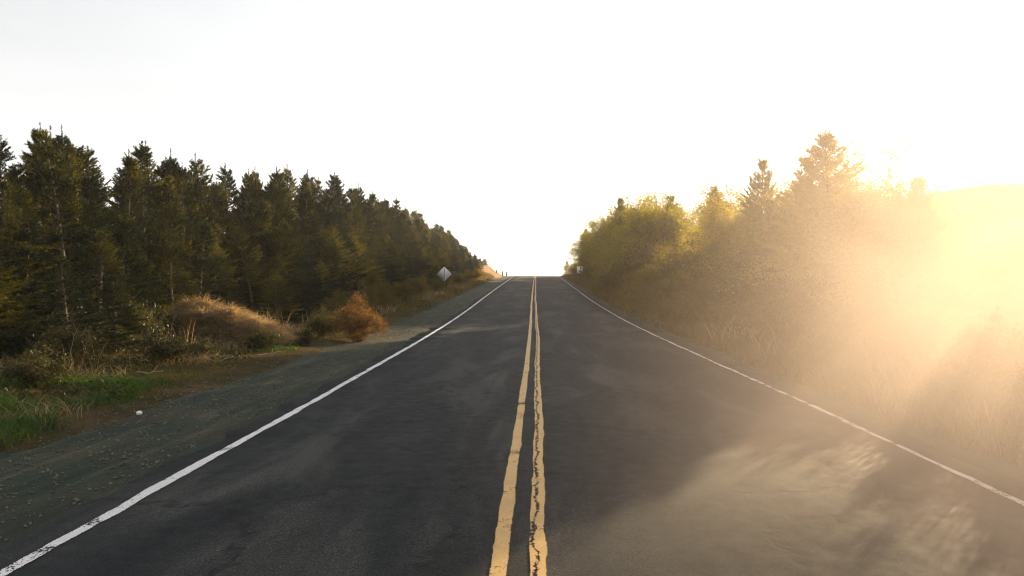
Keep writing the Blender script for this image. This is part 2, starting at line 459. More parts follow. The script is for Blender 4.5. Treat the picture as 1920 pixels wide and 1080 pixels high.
# ---- road, shoulder and painted lines: sheets that share one set of y stations
ry = axis([(-40, 0, 2), (0, 40, .25), (40, 150, .5), (150, 260, 5)])
def strip(name, xl, xr, zoff, mat, ys=ry, jl=0.0, jr=0.0, seed=0, across=1, skirt=0.0):
    zl = prof(ys) + zoff
    L = xl(ys) + jl * (vnoise(ys * 1.7, ys * 0 + seed, 11) + .6 * vnoise(ys * 5.1, ys * 0 + seed, 12))
    Rr = xr(ys) + jr * (vnoise(ys * 1.7, ys * 0 + seed + 50, 13) + .6 * vnoise(ys * 5.1, ys * 0 + seed + 50, 14))
    cols = [np.stack([L + (Rr - L) * t, ys, zl], 1) for t in np.linspace(0, 1, across + 1)]
    us = list(np.linspace(0, 1, across + 1))
    if skirt:
        cols = [np.stack([L - .03, ys, zl - skirt], 1)] + cols + [np.stack([Rr + .03, ys, zl - skirt], 1)]
        us = [0] + us + [1]
    n = len(ys); k = len(cols)
    V = np.stack(cols, 1).reshape(-1, 3)
    UV = np.stack([np.tile(us, n), np.repeat(ys, k)], 1)
    I = np.arange(n * k).reshape(n, k)
    F = np.stack([I[:-1, :-1].ravel(), I[:-1, 1:].ravel(), I[1:, 1:].ravel(), I[1:, :-1].ravel()], 1)
    return mesh_tris(name, V, F, [mat], uv=UV)

road = link('road', strip('road', lambda y: x_left(y) - .30, lambda y: x_right(y) + .30, 0.0, M['asphalt'], jl=.09, jr=.10, seed=3, across=6, skirt=.06))
tag(road, 'dark worn asphalt two-lane road climbing to the crest', kind='structure')
fy = axis([(1.5, 40, .05), (40, 150, .25)])
fy = np.unique(np.concatenate([fy, ry[(ry > 1.5) & (ry < 150)]]))
def fine_strip(name, xc, w, mat, j, seed, label):
    me = strip(name, lambda y: xc(y) - w / 2, lambda y: xc(y) + w / 2, 0.005, mat, fy, j, j, seed)
    o = link(name, me, road)
    o['label'] = label
fine_strip('edge_line', x_left, .115, M['white'], .012, 21, 'white painted edge line on the left, bright and worn')
fine_strip('edge_line', x_right, .085, M['white_worn'], .014, 33, 'white painted edge line on the right, dim and worn')
wob = lambda s: (lambda y: .012 * vnoise(y * .35, y * 0 + s, 17))
fine_strip('center_line', lambda y: x_mid(y) - .10 + wob(1)(y), .115, M['yellow'], .006, 41, 'solid yellow centre line, the whole left one')
fine_strip('center_line', lambda y: x_mid(y) + .125 + wob(2)(y), .115, M['yellow_crack'], .008, 55, 'yellow centre line split by a ragged dark crack')
sh = link('gravel_shoulder', strip('gravel_shoulder', lambda y: x_left(y) - 2.35, lambda y: x_left(y) - .2, -0.016, M['shoulder'], jl=.22, seed=8, across=8))
tag(sh, 'flat mossy gravel shoulder beside the white edge line', kind='structure')
sh2 = link('gravel_shoulder', strip('gravel_shoulder', lambda y: x_right(y) + .2, lambda y: x_right(y) + .75, -0.016, M['shoulder'], jr=.18, seed=18, across=3))
tag(sh2, 'narrow gravel strip under the overgrown verge across the road', kind='structure')

# ---- far hill to the right, under the sun
def hill_mesh():
    n, m = 56, 26
    V = []; cx, cy = 112, 190
    rs = np.linspace(0, 1, m)
    for i in range(m):
        for k in range(n):
            t = 2 * math.pi * k / n; r = rs[i]
            x = cx + (92 if math.cos(t) < 0 else 190) * r * math.cos(t); y = cy + 66 * r * math.sin(t)
            h = 28.6 * (math.cos(math.pi * r) * .5 + .5) + 1.5 * (1 - r) * float(vnoise(x * .05, y * .05, 31)) + .35 * float(vnoise(x * .3, y * .3, 32))
            V.append((x, y, h - 3.5))
    F = []
    for i in range(m - 1):
        for k in range(n):
            a = i * n + k; b = i * n + (k + 1) % n
            F.append((a, b, b + n)); F.append((a, b + n, a + n))
    return mesh_tris('hill', V, F, [M['hill']], smooth=True)
hill = link('hill', hill_mesh())
tag(hill, 'far rounded hill fading into the sun glare on the right', kind='structure')

# ------------------------------------------------------------------ plants
def frame(D):
    """two unit vectors across each direction"""
    ref = np.where(np.abs(D[:, 2:3]) > .9, np.array([[1., 0, 0]]), np.array([[0, 0, 1.]]))
    u = norm(np.cross(D, ref)); return u, np.cross(D, u)

def needle_tris(S, D, L, rng, step=.022, per=3, nl=.045, nw=.012, ang=50):
    """needles set round a twig: S starts, D unit directions, L lengths"""
    S = np.asarray(S, float); D = norm(np.asarray(D, float)); L = np.asarray(L, float)
    cnt = np.maximum((L / step).astype(int), 2)
    idx = np.repeat(np.arange(len(L)), cnt * per)
    n = len(idx)
    t = rng.random(n)
    base = S[idx] + D[idx] * (L[idx] * t)[:, None]
    u, v = frame(D)
    ph = rng.random(n) * 2 * math.pi
    rad = u[idx] * np.cos(ph)[:, None] + v[idx] * np.sin(ph)[:, None]
    aa = np.radians(ang + rng.normal(0, 12, n)) * (1 - .45 * t)
    nd = D[idx] * np.cos(aa)[:, None] + rad * np.sin(aa)[:, None]
    side = norm(np.cross(nd, rng.normal(0, 1, (n, 3))))
    l = nl * (0.7 + .6 * rng.random(n)); w = nw * (.7 + .6 * rng.random(n))
    V = np.stack([base - side * (w / 2)[:, None], base + side * (w / 2)[:, None], base + nd * l[:, None]], 1).reshape(-1, 3)
    return V, np.arange(3 * n).reshape(n, 3)

def leaf_tris(C, rng, size=.05, up=0.3, asp=.55):
    n = len(C)
    d = norm(rng.normal(0, 1, (n, 3)) + np.array([0, 0, up])); s = norm(np.cross(d, rng.normal(0, 1, (n, 3))))
    l = size * (.6 + .8 * rng.random(n))[:, None]
    nrm = np.cross(d, s)
    A = C; B = C + d * l * .5 + s * l * asp * .5 + nrm * l * .08; T = C + d * l; E = C + d * l * .5 - s * l * asp * .5 + nrm * l * .08
    V = np.stack([A, B, T, E], 1).reshape(-1, 3)
    k = np.arange(n) * 4
    F = np.concatenate([np.stack([k, k + 1, k + 2], 1), np.stack([k, k + 2, k + 3], 1)])
    return V, F

def stick_tris(S, E, w, rng):
    """thin three-sided sticks from S to E"""
    S = np.asarray(S, float); E = np.asarray(E, float); D = norm(E - S)
    u, v = frame(D); n = len(S); w = np.broadcast_to(np.asarray(w, float), (n,))[:, None]
    ring = [u * math.cos(a) + v * math.sin(a) for a in (0, 2.094, 4.189)]
    V = np.stack([S + r * w for r in ring] + [E + r * w * .45 for r in ring], 1).reshape(-1, 3)
    k = np.arange(n)[:, None] * 6
    T = np.array([(0, 1, 4), (0, 4, 3), (1, 2, 5), (1, 5, 4), (2, 0, 3), (2, 3, 5)])
    F = (k[:, None, :] + T[None]).reshape(-1, 3)
    return V, F

def conifer(seed, h, rad, bare=0.05, dens=1.0, lean=0.03, up_top=58, mat='spruce', skip=.10):
    """young spruce: whorled boughs, side twigs set with needles, upright candles at the top"""
    rng = np.random.default_rng(seed)
    lx, ly = rng.normal(0, lean, 2)
    def axis_pt(z): 
        t = z / h
        return np.array([lx * h * t * t + .05 * math.sin(3 * t + seed), ly * h * t * t + .05 * math.cos(2.4 * t + seed), z])
    zs = np.linspace(-.15, h * .985, 14)
    rr = .010 * h * (1 - zs / h) + .010
    tv, tf = tube_np([axis_pt(z) for z in zs], rr * 1.15, 7)
    trunk = mesh_tris('trunk', tv, tf, [M['bark']], smooth=True)
    S = []; D = []; L = []; bs = []; be = []; bw = []
    z = h * bare + .12
    while z < h * .97:
        t = z / h
        n = int(rng.integers(5, 8))
        a0 = rng.random() * 6.28
        gapf = rng.random()
        for k in range(n):
            if rng.random() < skip: continue
            az = a0 + k * 6.283 / n + rng.normal(0, .22)
            ln = rad * (1 - t) ** .72 * (.62 + .62 * rng.random()) + .08
            if t < .12: ln *= .75 + 2. * t
            if gapf < .12: ln *= .6
            el0 = -8 + (up_top + 6) * t ** 1.25 + rng.normal(0, 7)
            el1 = el0 + 22 + rng.normal(0, 8)
            p = axis_pt(z + rng.normal(0, .04)); m = 6
            o = np.array([math.cos(az), math.sin(az), 0])
            pts = [p]
            for i in range(m):
                e = R(el0 + (el1 - el0) * (i / m) ** 1.6)
                p = p + (o * math.cos(e) + np.array([0, 0, math.sin(e)])) * ln / m
                pts.append(p)
            for i in range(m):
                bs.append(pts[i]); be.append(pts[i + 1]); bw.append(.004 + .010 * ln * (1 - i / m))
            side = np.array([-math.sin(az), math.cos(az), 0])
            nt = max(5, int(ln * 16 * dens))
            for q in range(nt):
                f = .22 + .78 * (q + rng.random()) / nt
                i = min(int(f * m), m - 1); ff = f * m - i
                b = pts[i] + (pts[i + 1] - pts[i]) * ff
                d0 = norm(pts[i + 1] - pts[i])
                sgn = 1 if q % 2 else -1
                d = norm(d0 * (.75 + .3 * rng.random()) + side * sgn * (.75 * rng.random() + .25) + np.array([0, 0, rng.normal(.22, .25)]))
                tl = (.10 + .34 * ln * (1.06 - f)) * (.7 + .6 * rng.random())
                tl = min(tl, .36)
                S.append(b); D.append(d); L.append(tl)
                if tl > .17:                                       # second-order twiglets
                    for _ in range(2):
                        g = .3 + .6 * rng.random()
                        S.append(b + d * tl * g); D.append(norm(d + rng.normal(0, .5, 3) + np.array([0, 0, .15]))); L.append(tl * .5)
            S.append(pts[-2]); D.append(norm(pts[-1] - pts[-2])); L.append(ln / m + .10)
        z += (.22 + .10 * rng.random()) * (1.0 - .35 * t) * (h / 5.5) ** .5
    top = axis_pt(h * .96)
    S.append(top); D.append(np.array([0, 0, 1.])); L.append(.46)
    for k in range(5):
        az = rng.random() * 6.28
        S.append(axis_pt(h * (.93 + .05 * rng.random()))); D.append(norm(np.array([math.cos(az) * .55, math.sin(az) * .55, 1.]))); L.append(.16 + .14 * rng.random())
    mb = MB()
    mb.add(*needle_tris(S, D, L, rng, step=.0165, per=3, nl=.060, nw=.016), m=0)
    mb.add(*stick_tris(bs, be, bw, rng), m=1)
    crown = mb.mesh('crown', [M[mat], M['twig']])
    return trunk, crown

def bush(seed, h, rad, leaves=5000, size=.05, mat='bramble', stems=26, droop=.3, twigs=1.0):
    """many-stemmed shrub: arching stems, side twigs, leaves along the twigs"""
    rng = np.random.default_rng(seed)
    bs = []; be = []; bw = []; tips = []
    for s in range(stems):
        az = rng.random() * 6.28; reach = rad * math.sqrt(rng.random()) * 1.0
        hh = h * (1 - .55 * (reach / rad) ** 2) * (.72 + .36 * rng.random())
        p = np.array([math.cos(az), math.sin(az), 0]) * .12 * rad * rng.random(); p[2] = -.05
        prev = p
        ctrl = np.array([math.cos(az) * reach * .35, math.sin(az) * reach * .35, hh * 1.05])
        end = np.array([math.cos(az) * reach * 1.05, math.sin(az) * reach * 1.05, hh * (1 - droop * reach / rad)])
        seg = 7
        for i in range(1, seg + 1):
            t = i / seg
            q = p * (1 - t) ** 2 + ctrl * 2 * t * (1 - t) + end * t * t + rng.normal(0, .025 * h, 3)
            bs.append(prev); be.append(q); bw.append(.004 + .007 * h * (1 - t))
            if t > .25:
                for _ in range(int(5 * twigs)):
                    d = norm(rng.normal(0, 1, 3) + norm(q - prev) * .6 + np.array([0, 0, .3]))
                    l = (.12 + .22 * rng.random()) * h ** .5
                    st = prev + (q - prev) * rng.random()
                    bs.append(st); be.append(st + d * l); bw.append(.0035)
                    tips.append((st, d, l))
            prev = q
    k = len(tips); per = max(1, leaves // k)
    st = np.array([t[0] for t in tips]); dd = np.array([t[1] for t in tips]); ll = np.array([t[2] for t in tips])
    idx = np.repeat(np.arange(k), per); n = len(idx)
    C = st[idx] + dd[idx] * (ll[idx] * (.15 + .9 * rng.random(n)))[:, None] + rng.normal(0, .03 * h ** .5, (n, 3))
    C = C[C[:, 2] > .0]
    mb = MB()
    mb.add(*leaf_tris(C, rng, size), m=0)
    fol = mb.mesh('foliage', [M[mat]])
    mb = MB(); mb.add(*stick_tris(bs, be, bw, rng), m=0)
    return mb.mesh('stems', [M['twig']]), fol

def blades(B, rng, h, w=.006, lean=.35, dirn=None, curl=.35):
    """grass blades at base points B: two quads and a tip folded along a bent spine"""
    n = len(B); h = np.broadcast_to(np.asarray(h, float), (n,)) * (.55 + .8 * rng.random(n))
    az = rng.random(n) * 6.283
    o = np.stack([np.cos(az), np.sin(az), np.zeros(n)], 1) * (lean * (.3 + rng.random(n)))[:, None]
    if dirn is not None: o = o + np.asarray(dirn)
    d0 = norm(o + np.array([0, 0, 1.]))
    d1 = norm(d0 + o * curl * 3); d2 = norm(d1 + o * curl * 4 + np.array([0, 0, -curl * .6]))
    s = norm(np.cross(d0, rng.normal(0, 1, (n, 3)))); w = (w * (.6 + .8 * rng.random(n)))[:, None]
    h = h[:, None]
    P1 = B + d0 * h * .4; P2 = P1 + d1 * h * .35; P3 = P2 + d2 * h * .3
    V = np.stack([B - s * w, B + s * w, P1 - s * w * .9, P1 + s * w * .9, P2 - s * w * .55, P2 + s * w * .55, P3], 1).reshape(-1, 3)
    k = np.arange(n)[:, None] * 7
    T = np.array([(0, 1, 3), (0, 3, 2), (2, 3, 5), (2, 5, 4), (4, 5, 6)])
    return V, (k[:, None, :] + T[None]).reshape(-1, 3)

def scatter(rng, n, x0, x1, y0, y1, keep=None, sink=.02):
    x = x0 + (x1 - x0) * rng.random(n); y = y0 + (y1 - y0) * rng.random(n)
    if keep is not None:
        k = keep(x, y) > rng.random(n); x = x[k]; y = y[k]
    return np.stack([x, y, gz(x, y) - sink], 1)

def put_tree(protos, i, x, y, s, rz, label, category, group=None, name='spruce_tree', names=('trunk', 'crown'), sz=1.0):
    tr, cr = protos[i]
    t = empty(name, (x, y, float(gz(x, y))), rz)
    e = 1 + .13 * math.sin(x * 7.3 + y * 3.1)
    t.scale = (s * sz * e, s * sz / e, s)
    link(names[0], tr, t); link(names[1], cr, t)
    tag(t, label, category, group)
    return t

# ---- left stand of spruces: rows behind the verge
rnd = random.Random(7)
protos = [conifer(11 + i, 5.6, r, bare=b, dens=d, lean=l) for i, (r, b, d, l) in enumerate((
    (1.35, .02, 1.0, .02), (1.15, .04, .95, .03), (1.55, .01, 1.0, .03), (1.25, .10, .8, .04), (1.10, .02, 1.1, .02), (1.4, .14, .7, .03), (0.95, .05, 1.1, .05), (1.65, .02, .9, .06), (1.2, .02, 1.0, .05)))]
def left_height(x, y):
    """tops follow the falling line of the stand as it climbs toward the crest"""
    px = 1010 + 1400 * x / y
    sil = float(curve(px, [(-200, 262), (0, 258), (70, 240), (140, 246), (200, 288), (265, 278), (330, 305), (470, 318), (625, 340), (700, 370), (770, 398), (830, 430), (880, 468), (930, 500), (965, 514)]))
    return EYE + (522 - sil) / 1400 * y - float(gz(x, y))
LG = 'young spruces in the dense stand on the left'
LL = 'dark young spruce in the close stand lining the left verge'
left_trees = []; nfront = 0; nrank = {1: 0, 2: 0}
ORD = 'first second third fourth fifth sixth seventh eighth ninth tenth eleventh twelfth thirteenth fourteenth fifteenth'.split()
for row, (xo, sp, hf) in enumerate(((-9.2, 1.45, .66), (-10.4, 1.2, .92), (-12.0, 1.2, 1.0), (-13.7, 1.5, 1.02))):
    y = 12.2 + row * 1.2
    while y < 119:
        xx = xo + rnd.uniform(-.5, .5)
        if y > 85: xx += .8 * min((y - 85) / 20, 1)
        if xx > -.745 * y - 1.0:
            hh = max(left_height(xx, y) * rnd.uniform(.84, 1.05) * hf, 1.0)
            i = rnd.randrange(9)
            wide = (1.45 if row == 0 else 1.0) * (1.25 if y > 95 else 1.0)
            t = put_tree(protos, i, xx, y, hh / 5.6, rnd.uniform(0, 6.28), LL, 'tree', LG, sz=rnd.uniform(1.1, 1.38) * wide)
            left_trees.append((xx, y, hh, t))
            if row in (1, 2):
                nrank[row] += 1
                if nrank[row] <= len(ORD): t['label'] = 'tall spruce in the %s rank of the left stand, %s counting up the road' % (('second', 'third')[row - 1], ORD[nrank[row] - 1])
            if row == 0:
                nfront += 1
                if nfront <= len(ORD): t['label'] = 'low broad spruce at the very front of the left stand, %s counting up the road' % ORD[nfront - 1]
        y += sp * rnd.uniform(.75, 1.3) * (1 + y / 130)

FL = 'shoulder-high young spruce at the foot of the left stand'
y = 12.6
while y < 60:
    if not (15.6 < y < 22.0):
        xx = -8.35 + rnd.uniform(-.35, .35)
        put_tree(protos, rnd.randrange(6), xx, y, rnd.uniform(1.3, 2.1) / 5.6, rnd.uniform(0, 6.28), FL, 'tree', 'low young spruces at the foot of the left stand', sz=2.0)
    y += rnd.uniform(1.2, 2.0) * (1 + y / 130)

# ---- right-hand trees
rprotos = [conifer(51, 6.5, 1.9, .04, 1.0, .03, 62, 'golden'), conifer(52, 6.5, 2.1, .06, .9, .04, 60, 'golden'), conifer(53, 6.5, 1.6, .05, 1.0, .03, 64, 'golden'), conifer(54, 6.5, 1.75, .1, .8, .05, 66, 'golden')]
RG = 'conifers massed along the right verge'
RL = 'golden green conifer packed into the bank of trees right of the road'
RB = 'rounded bushy tree with yellow green leaves in the bank right of the road'
RBG = 'bushy trees massed along the right verge'
RT = [ # x, y, top z, width, label
    (9.0, 23.6, 6.15, 1.45, 'tallest ragged conifer glowing orange gold, rising highest beside the sun glare'),
    (8.3, 28.6, 6.2, 1.0, 'spiky conifer with a side shoot sticking out beside the tallest golden tree'),
    (9.3, 20.8, 5.2, 1.3, None), (9.5, 19.0, 4.2, 1.5, 'low golden conifer at the edge of the far hill, half lost in glare'),
    (8.0, 33.0, 5.7, 1.2, None), (7.9, 35.0, 3.6, 1.2, None), (7.6, 42.6, 3.4, 1.2, None), (13.6, 63.0, 10.4, 1.2, None), (11.9, 57.0, 8.6, 1.2, None), (14.6, 60.0, 8.8, 1.2, None),
    (7.3, 46.0, 7.0, 1.25, None), (8.6, 53.5, 7.6, 1.2, None), (7.1, 52.0, 7.2, 1.25, None), (6.9, 58.5, 8.1, 1.25, None), (6.7, 65.0, 8.9, 1.2, None), (6.5, 72, 9.4, 1.2, None),
    (6.3, 80, 9.6, 1.2, None), (6.2, 90, 9.5, 1.2, None), (6.1, 100, 9.2, 1.2, None), (6.0, 109, 8.9, 1.1, 'last tall conifer before the crest, its dark edge upright against the sky'),
    (10.5, 26.5, 6.2, 1.3, None), (10.2, 31, 5.8, 1.3, None), (9.0, 25.8, 5.9, 1.2, None), (10.0, 22.4, 5.2, 1.2, None), (8.5, 31, 5.3, 1.2, None), (9.0, 27.4, 5.4, 1.3, None), (9.2, 19.9, 4.0, 1.6, None), (8.6, 21.8, 4.4, 1.5, None), (9.0, 48, 6.8, 1.2, None), (9.0, 50, 7.2, 1.3, None), (8.8, 55, 7.8, 1.3, None), (8.6, 61, 8.6, 1.3, None), (8.4, 68, 9.2, 1.3, None), (8.2, 76, 9.6, 1.3, None), (8.0, 85, 9.6, 1.3, None), (7.8, 95, 9.4, 1.3, None),
    (7.4, 26, 3.6, 1.7, None), (7.1, 30.5, 3.6, 1.7, None), (6.9, 35, 3.3, 1.5, None), (6.6, 40, 3.2, 1.4, None), (6.3, 46, 4.5, 1.7, None), (6.1, 53, 5.0, 1.7, None), (5.9, 61, 5.5, 1.6, None), (5.7, 70, 6.0, 1.6, None), (5.6, 80, 6.4, 1.5, None), (5.5, 95, 6.6, 1.4, None),
    (4.95, 131, 4.9, 1.5, 'small spiky conifer on the crest at the right edge of the road'), (6.0, 127, 4.9, 1.5, None)]
btrees = [bush(60 + i, 5.0, 1.7 + .25 * i, 19000, .085, 'golden', 52, .18 + .04 * i, 1.4) for i in range(4)]
for k, (x, y, top, w, lab) in enumerate(RT):
    if 55 < y < 125: x += 1.35 - .55 * (y > 95)
    h = top - float(gz(x, y))
    if lab is None and 19.5 < y < 130 and (k % 7 != 1 or top - float(gz(x, y)) < 5):
        put_tree(btrees, k % 4, x, y, h / 5.2, k * 2.4, RB, 'tree', RBG, name='bushy_tree', sz=w * .92)
    else:
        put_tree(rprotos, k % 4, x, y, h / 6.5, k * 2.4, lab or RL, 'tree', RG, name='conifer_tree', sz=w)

# ---- bushes
def put_bush(name, proto, x, y, s, rz, label, group=None, cat='bush', sxy=1.0):
    t = empty(name, (x, y, float(gz(x, y))), rz)
    t.scale = (s * sxy, s * sxy, s)
    link('stems', proto[0], t); link('foliage', proto[1], t)
    tag(t, label, cat, group)
    return t
rust = bush(70, 1.3, .82, 9000, .035, 'rust', 46, .45, 1.6)
put_bush('rusty_bush', rust, -4.95, 20.2, 1.0, .4, 'round rust-orange bush beside the gravel shoulder')
dk = bush(71, 1.0, .7, 4500, .05, 'weed', 24, .3)
put_bush('small_shrub', dk, -6.0, 20.6, .85, 1.1, 'small dark green shrub next to the rusty orange bush')
dw = bush(72, .8, .75, 5200, .05, 'weed', 26, .35)
DW = 'low dark weedy shrub tangled in the grass of the near left verge'
for k, (x, y, sc_) in enumerate(((-7.7, 11.9, .9), (-8.6, 13.2, 1.1), (-7.2, 13.9, .8), (-8.6, 14.6, .8), (-6.8, 14.9, .5), (-9.0, 15.7, 1.2), (-6.4, 17.2, .6), (-5.9, 18.6, .55), (-7.3, 10.6, .7), (-6.4, 22.4, .8), (-5.8, 24.0, .7), (-6.6, 24.6, 1.0), (-9.3, 17.0, 1.2), (-6.2, 27.0, .8))):
    put_bush('weedy_shrub', dw, x, y, sc_, k * 1.9, DW, 'dark weedy shrubs on the near left verge')
brs = [bush(80 + i, 1.6, 1.15, 10500, .055, 'bramble', 30, .4) for i in range(3)]
RBL = 'olive bramble thicket bush spilling over the right verge below the conifers'
y = 17.5; k = 0
while y < 118:
    x = float(x_right(y)) + 1.75 + rnd.uniform(-.3, .5) + (.5 if y < 24 else 0)
    s = rnd.uniform(.75, 1.25) * (1.0 + .3 * (30 < y < 50))
    if y > 48: x += .95
    put_bush('bramble_bush', brs[k % 3], x, y, s, rnd.uniform(0, 6.28), 'bramble thicket fringing the right road edge, %s counting up the road' % ORD[k] if k < len(ORD) else RBL, 'brambles along the right verge')
    if y > 26:
        put_bush('bramble_bush', brs[(k + 1) % 3], x + 1.5, y + .8, s * 1.35, rnd.uniform(0, 6.28), RBL, 'brambles along the right verge')
    y += 1.9 * rnd.uniform(.85, 1.25) * (1 + y / 120); k += 1
NB = 'bramble mound placed to shade the road, in the long grass by the near right edge line'
for k, (x, y, sc_) in enumerate(((5.9, 7.1, .62), (7.2, 8.6, .8), (8.4, 10.2, .95), (7.0, 10.0, .75), (5.75, 13.1, .7), (6.7, 13.0, .8), (5.9, 14.8, .8), (7.3, 15.6, .95), (9.6, 12.0, 1.1), (8.0, 7.4, .9), (9.2, 8.8, 1.1), (10.6, 10.6, 1.25), (6.2, 16.4, .85), (5.35, 6.3, .5), (5.3, 7.9, .5), (5.25, 9.4, .5), (6.6, 6.2, .8), (6.3, 11.0, .55))):  # the mounds outside the view are added to shade the near road
    put_bush('bramble_bush', brs[k % 3], x, y, sc_, k * 1.3, NB, 'bramble mounds by the near right edge line')
put_bush('bramble_bush', brs[0], 5.95, 8.75, .62, 2.0, 'dark tangled bramble clump at the right border, nearest the camera')
put_bush('bramble_bush', brs[1], 6.3, 10.6, .7, .5, 'sunlit yellow green bramble clump behind the dark one by the right edge line')
SG = 'low scrub on the open ground below the hill'
for k, (x, y, sc_) in enumerate(((8.2, 12.6, .6), (9.6, 14.4, .65), (11.2, 16.0, .7), (10.4, 13.0, .6), (12.6, 18.2, .8), (13.8, 20.6, .9), (12.0, 21.5, 1.0), (15.4, 23.2, 1.0), (16.8, 26.0, 1.1), (14.4, 26.2, 1.2), (18.5, 29.5, 1.2), (16.5, 30.5, 1.3), (20.5, 33.5, 1.3), (23, 37, 1.5), (20, 39, 1.6), (25.5, 42, 1.6), (28, 46, 1.8), (24, 47, 1.8), (31, 52, 2.0), (35, 58, 2.0))):
    put_bush('scrub_bush', brs[k % 3], x, y, sc_ * .9, k * 1.7, 'low sun-bleached scrub bush on the open ground below the hill', SG, sxy=1.4)
LB = 'brownish weedy bush at the foot of the left spruces'
for (x, y, s) in ((-7.4, 27, .75), (-7.3, 31, .8), (-7.6, 35.5, .9), (-7.5, 41, .85), (-7.7, 47, .9), (-7.4, 53, .8), (-7.8, 60, 1.0), (-7.5, 68, .9), (-7.7, 78, 1.0), (-7.3, 88, .9)):
    put_bush('weedy_bush', brs[int(y) % 3], x, y, s, y, LB, 'weedy bushes along the left tree line')

# ---- grass (nobody could count it)
rng = np.random.default_rng(5)
def grass_obj(name, parts, mat, label):
    mb = MB()
    for V, F in parts: mb.add(V, F)
    o = link(name, mb.mesh(name, [M[mat]]))
    tag(o, label, kind='stuff')
def clumpy(seed, th=.0, sc=1.1):
    return lambda x, y: np.clip((vnoise(x * sc, y * sc, seed) - th) * 2.2, 0, 1)
vergeL = lambda x, y: sstep(2.1, 2.9, x_left(y) - x + .5 * vnoise(x * .8, y * .8, 40))
vergeR = lambda x, y: sstep(.55, .95, x - x_right(y) + .3 * vnoise(x * .8, y * .8, 41))
both = lambda f, g: (lambda x, y: f(x, y) * g(x, y))
parts = []
B = scatter(rng, 52000, -11, -5.2, 6, 34, both(vergeL, clumpy(60, -.35))); parts.append(blades(B, rng, .17, .0045, .95, curl=.6))
B = scatter(rng, 9000, -6.4, -4.6, 5, 34, both(lambda x, y: sstep(1.3, 2.4, x_left(y) - x + .6 * vnoise(x * .9, y * .9, 44)) * .6, clumpy(75, .0, 2.0))); parts.append(blades(B, rng, .07, .004, 1.0))
B = scatter(rng, 24000, -9, -5.2, 34, 105, vergeL); parts.append(blades(B, rng, .36, .012, .7))
grass_obj('verge_grass', parts, 'olive', 'olive and brown matted grass on the left verge')
parts = []
B = scatter(rng, 15000, -8.2, -5.3, 5.5, 11.5, both(vergeL, clumpy(61, -.1, .9))); parts.append(blades(B, rng, .21, .006, .7, curl=.5))
B = scatter(rng, 9000, -7.5, -5.0, 11.5, 34, both(vergeL, clumpy(64, .1, .8))); parts.append(blades(B, rng, .16, .005, .7, curl=.5))
grass_obj('green_grass', parts, 'green', 'fresh green grass in the near left corner of the verge')
parts = []
B = scatter(rng, 16000, -10.5, -5.4, 8, 30, both(vergeL, clumpy(62, .15, .7))); parts.append(blades(B, rng, .30, .004, .6, curl=.5))
B = scatter(rng, 3500, -10, -7.2, 11, 24, clumpy(65, .1, .6)); parts.append(blades(B, rng, .75, .004, .25))
B = scatter(rng, 8000, -8.5, -5.2, 30, 104, both(vergeL, clumpy(63, .0, .4))); parts.append(blades(B, rng, .45, .011, .5))
B = scatter(rng, 2200, -12, -4.9, 98, 126, both(vergeL, clumpy(69, .1, .6))); parts.append(blades(B, rng, .35, .014, .5))
grass_obj('dry_grass', parts, 'straw', 'dry straw coloured stalks lying and standing on the left verge')
# leafy weeds in dark low clumps
C = scatter(rng, 900, -9.5, -5.4, 7, 40, both(vergeL, clumpy(67, -.1, .8)))
Q = np.repeat(C, 42, 0); hh = rng.random(len(Q))
Q = Q + np.stack([rng.normal(0, .11, len(Q)), rng.normal(0, .11, len(Q)), .02 + .30 * hh * np.repeat(rng.random(len(C)), 42)], 1)
grass_obj('weeds', [leaf_tris(Q, rng, .055)], 'weed', 'dark leafy weeds in low clumps on the left verge')
# loose stones on both shoulders
def stones(n, keep, x0, x1, y0, y1, smin, smax):
    x = x0 + (x1 - x0) * rng.random(n); y = y0 + (y1 - y0) * rng.random(n)
    k = keep(x, y) > rng.random(n); x = x[k]; y = y[k]; n = len(x)
    z = np.maximum(gz(x, y), prof(y) - .016)
    r = smin + (smax - smin) * rng.random(n) ** 3
    base = np.array([(1, 0, 0), (-1, 0, 0), (0, 1, 0), (0, -1, 0), (0, 0, 1), (0, 0, -1)], float)
    V = base[None] * (r[:, None, None] * (.6 + .7 * rng.random((n, 6, 1)))) + rng.normal(0, .15, (n, 6, 3)) * r[:, None, None]
    V[:, :, 2] *= .7
    V += np.stack([x, y, z + r * .25], 1)[:, None]
    T = np.array([(0, 2, 4), (2, 1, 4), (1, 3, 4), (3, 0, 4), (2, 0, 5), (1, 2, 5), (3, 1, 5), (0, 3, 5)])
    return V.reshape(-1, 3), (np.arange(n)[:, None, None] * 6 + T[None]).reshape(-1, 3)
shL = lambda x, y: sstep(.25, .5, x_left(y) - x) * (1 - sstep(1.9, 2.8, x_left(y) - x)) * (.25 + .75 * (vnoise(x * 2.2, y * .6, 77) > .0))
shR = lambda x, y: sstep(.2, .4, x - x_right(y)) * (1 - sstep(.6, .9, x - x_right(y)))
grass_obj('gravel', [stones(26000, shL, -7, -3.2, 3.5, 32, .004, .026), stones(5000, shR, 3.4, 4.8, 4.5, 26, .004, .016)], 'gravelstone', 'loose small stones scattered along the shoulders')
parts = []
B = scatter(rng, 46000, 4.1, 9.5, 5.5, 24, vergeR); parts.append(blades(B, rng, .42, .0055, .5))
B = scatter(rng, 16000, 3.8, 8, 24, 125, vergeR); parts.append(blades(B, rng, .5, .013, .5))
grass_obj('verge_grass', parts, 'olive', 'long backlit grass along the right verge in golden sun glare')
parts = []
B = scatter(rng, 9000, 4.4, 9, 6, 22, both(vergeR, clumpy(66, .0, .8))); parts.append(blades(B, rng, .75, .005, .4))
grass_obj('dry_grass', parts, 'straw', 'tall dry stalks standing on the right verge')

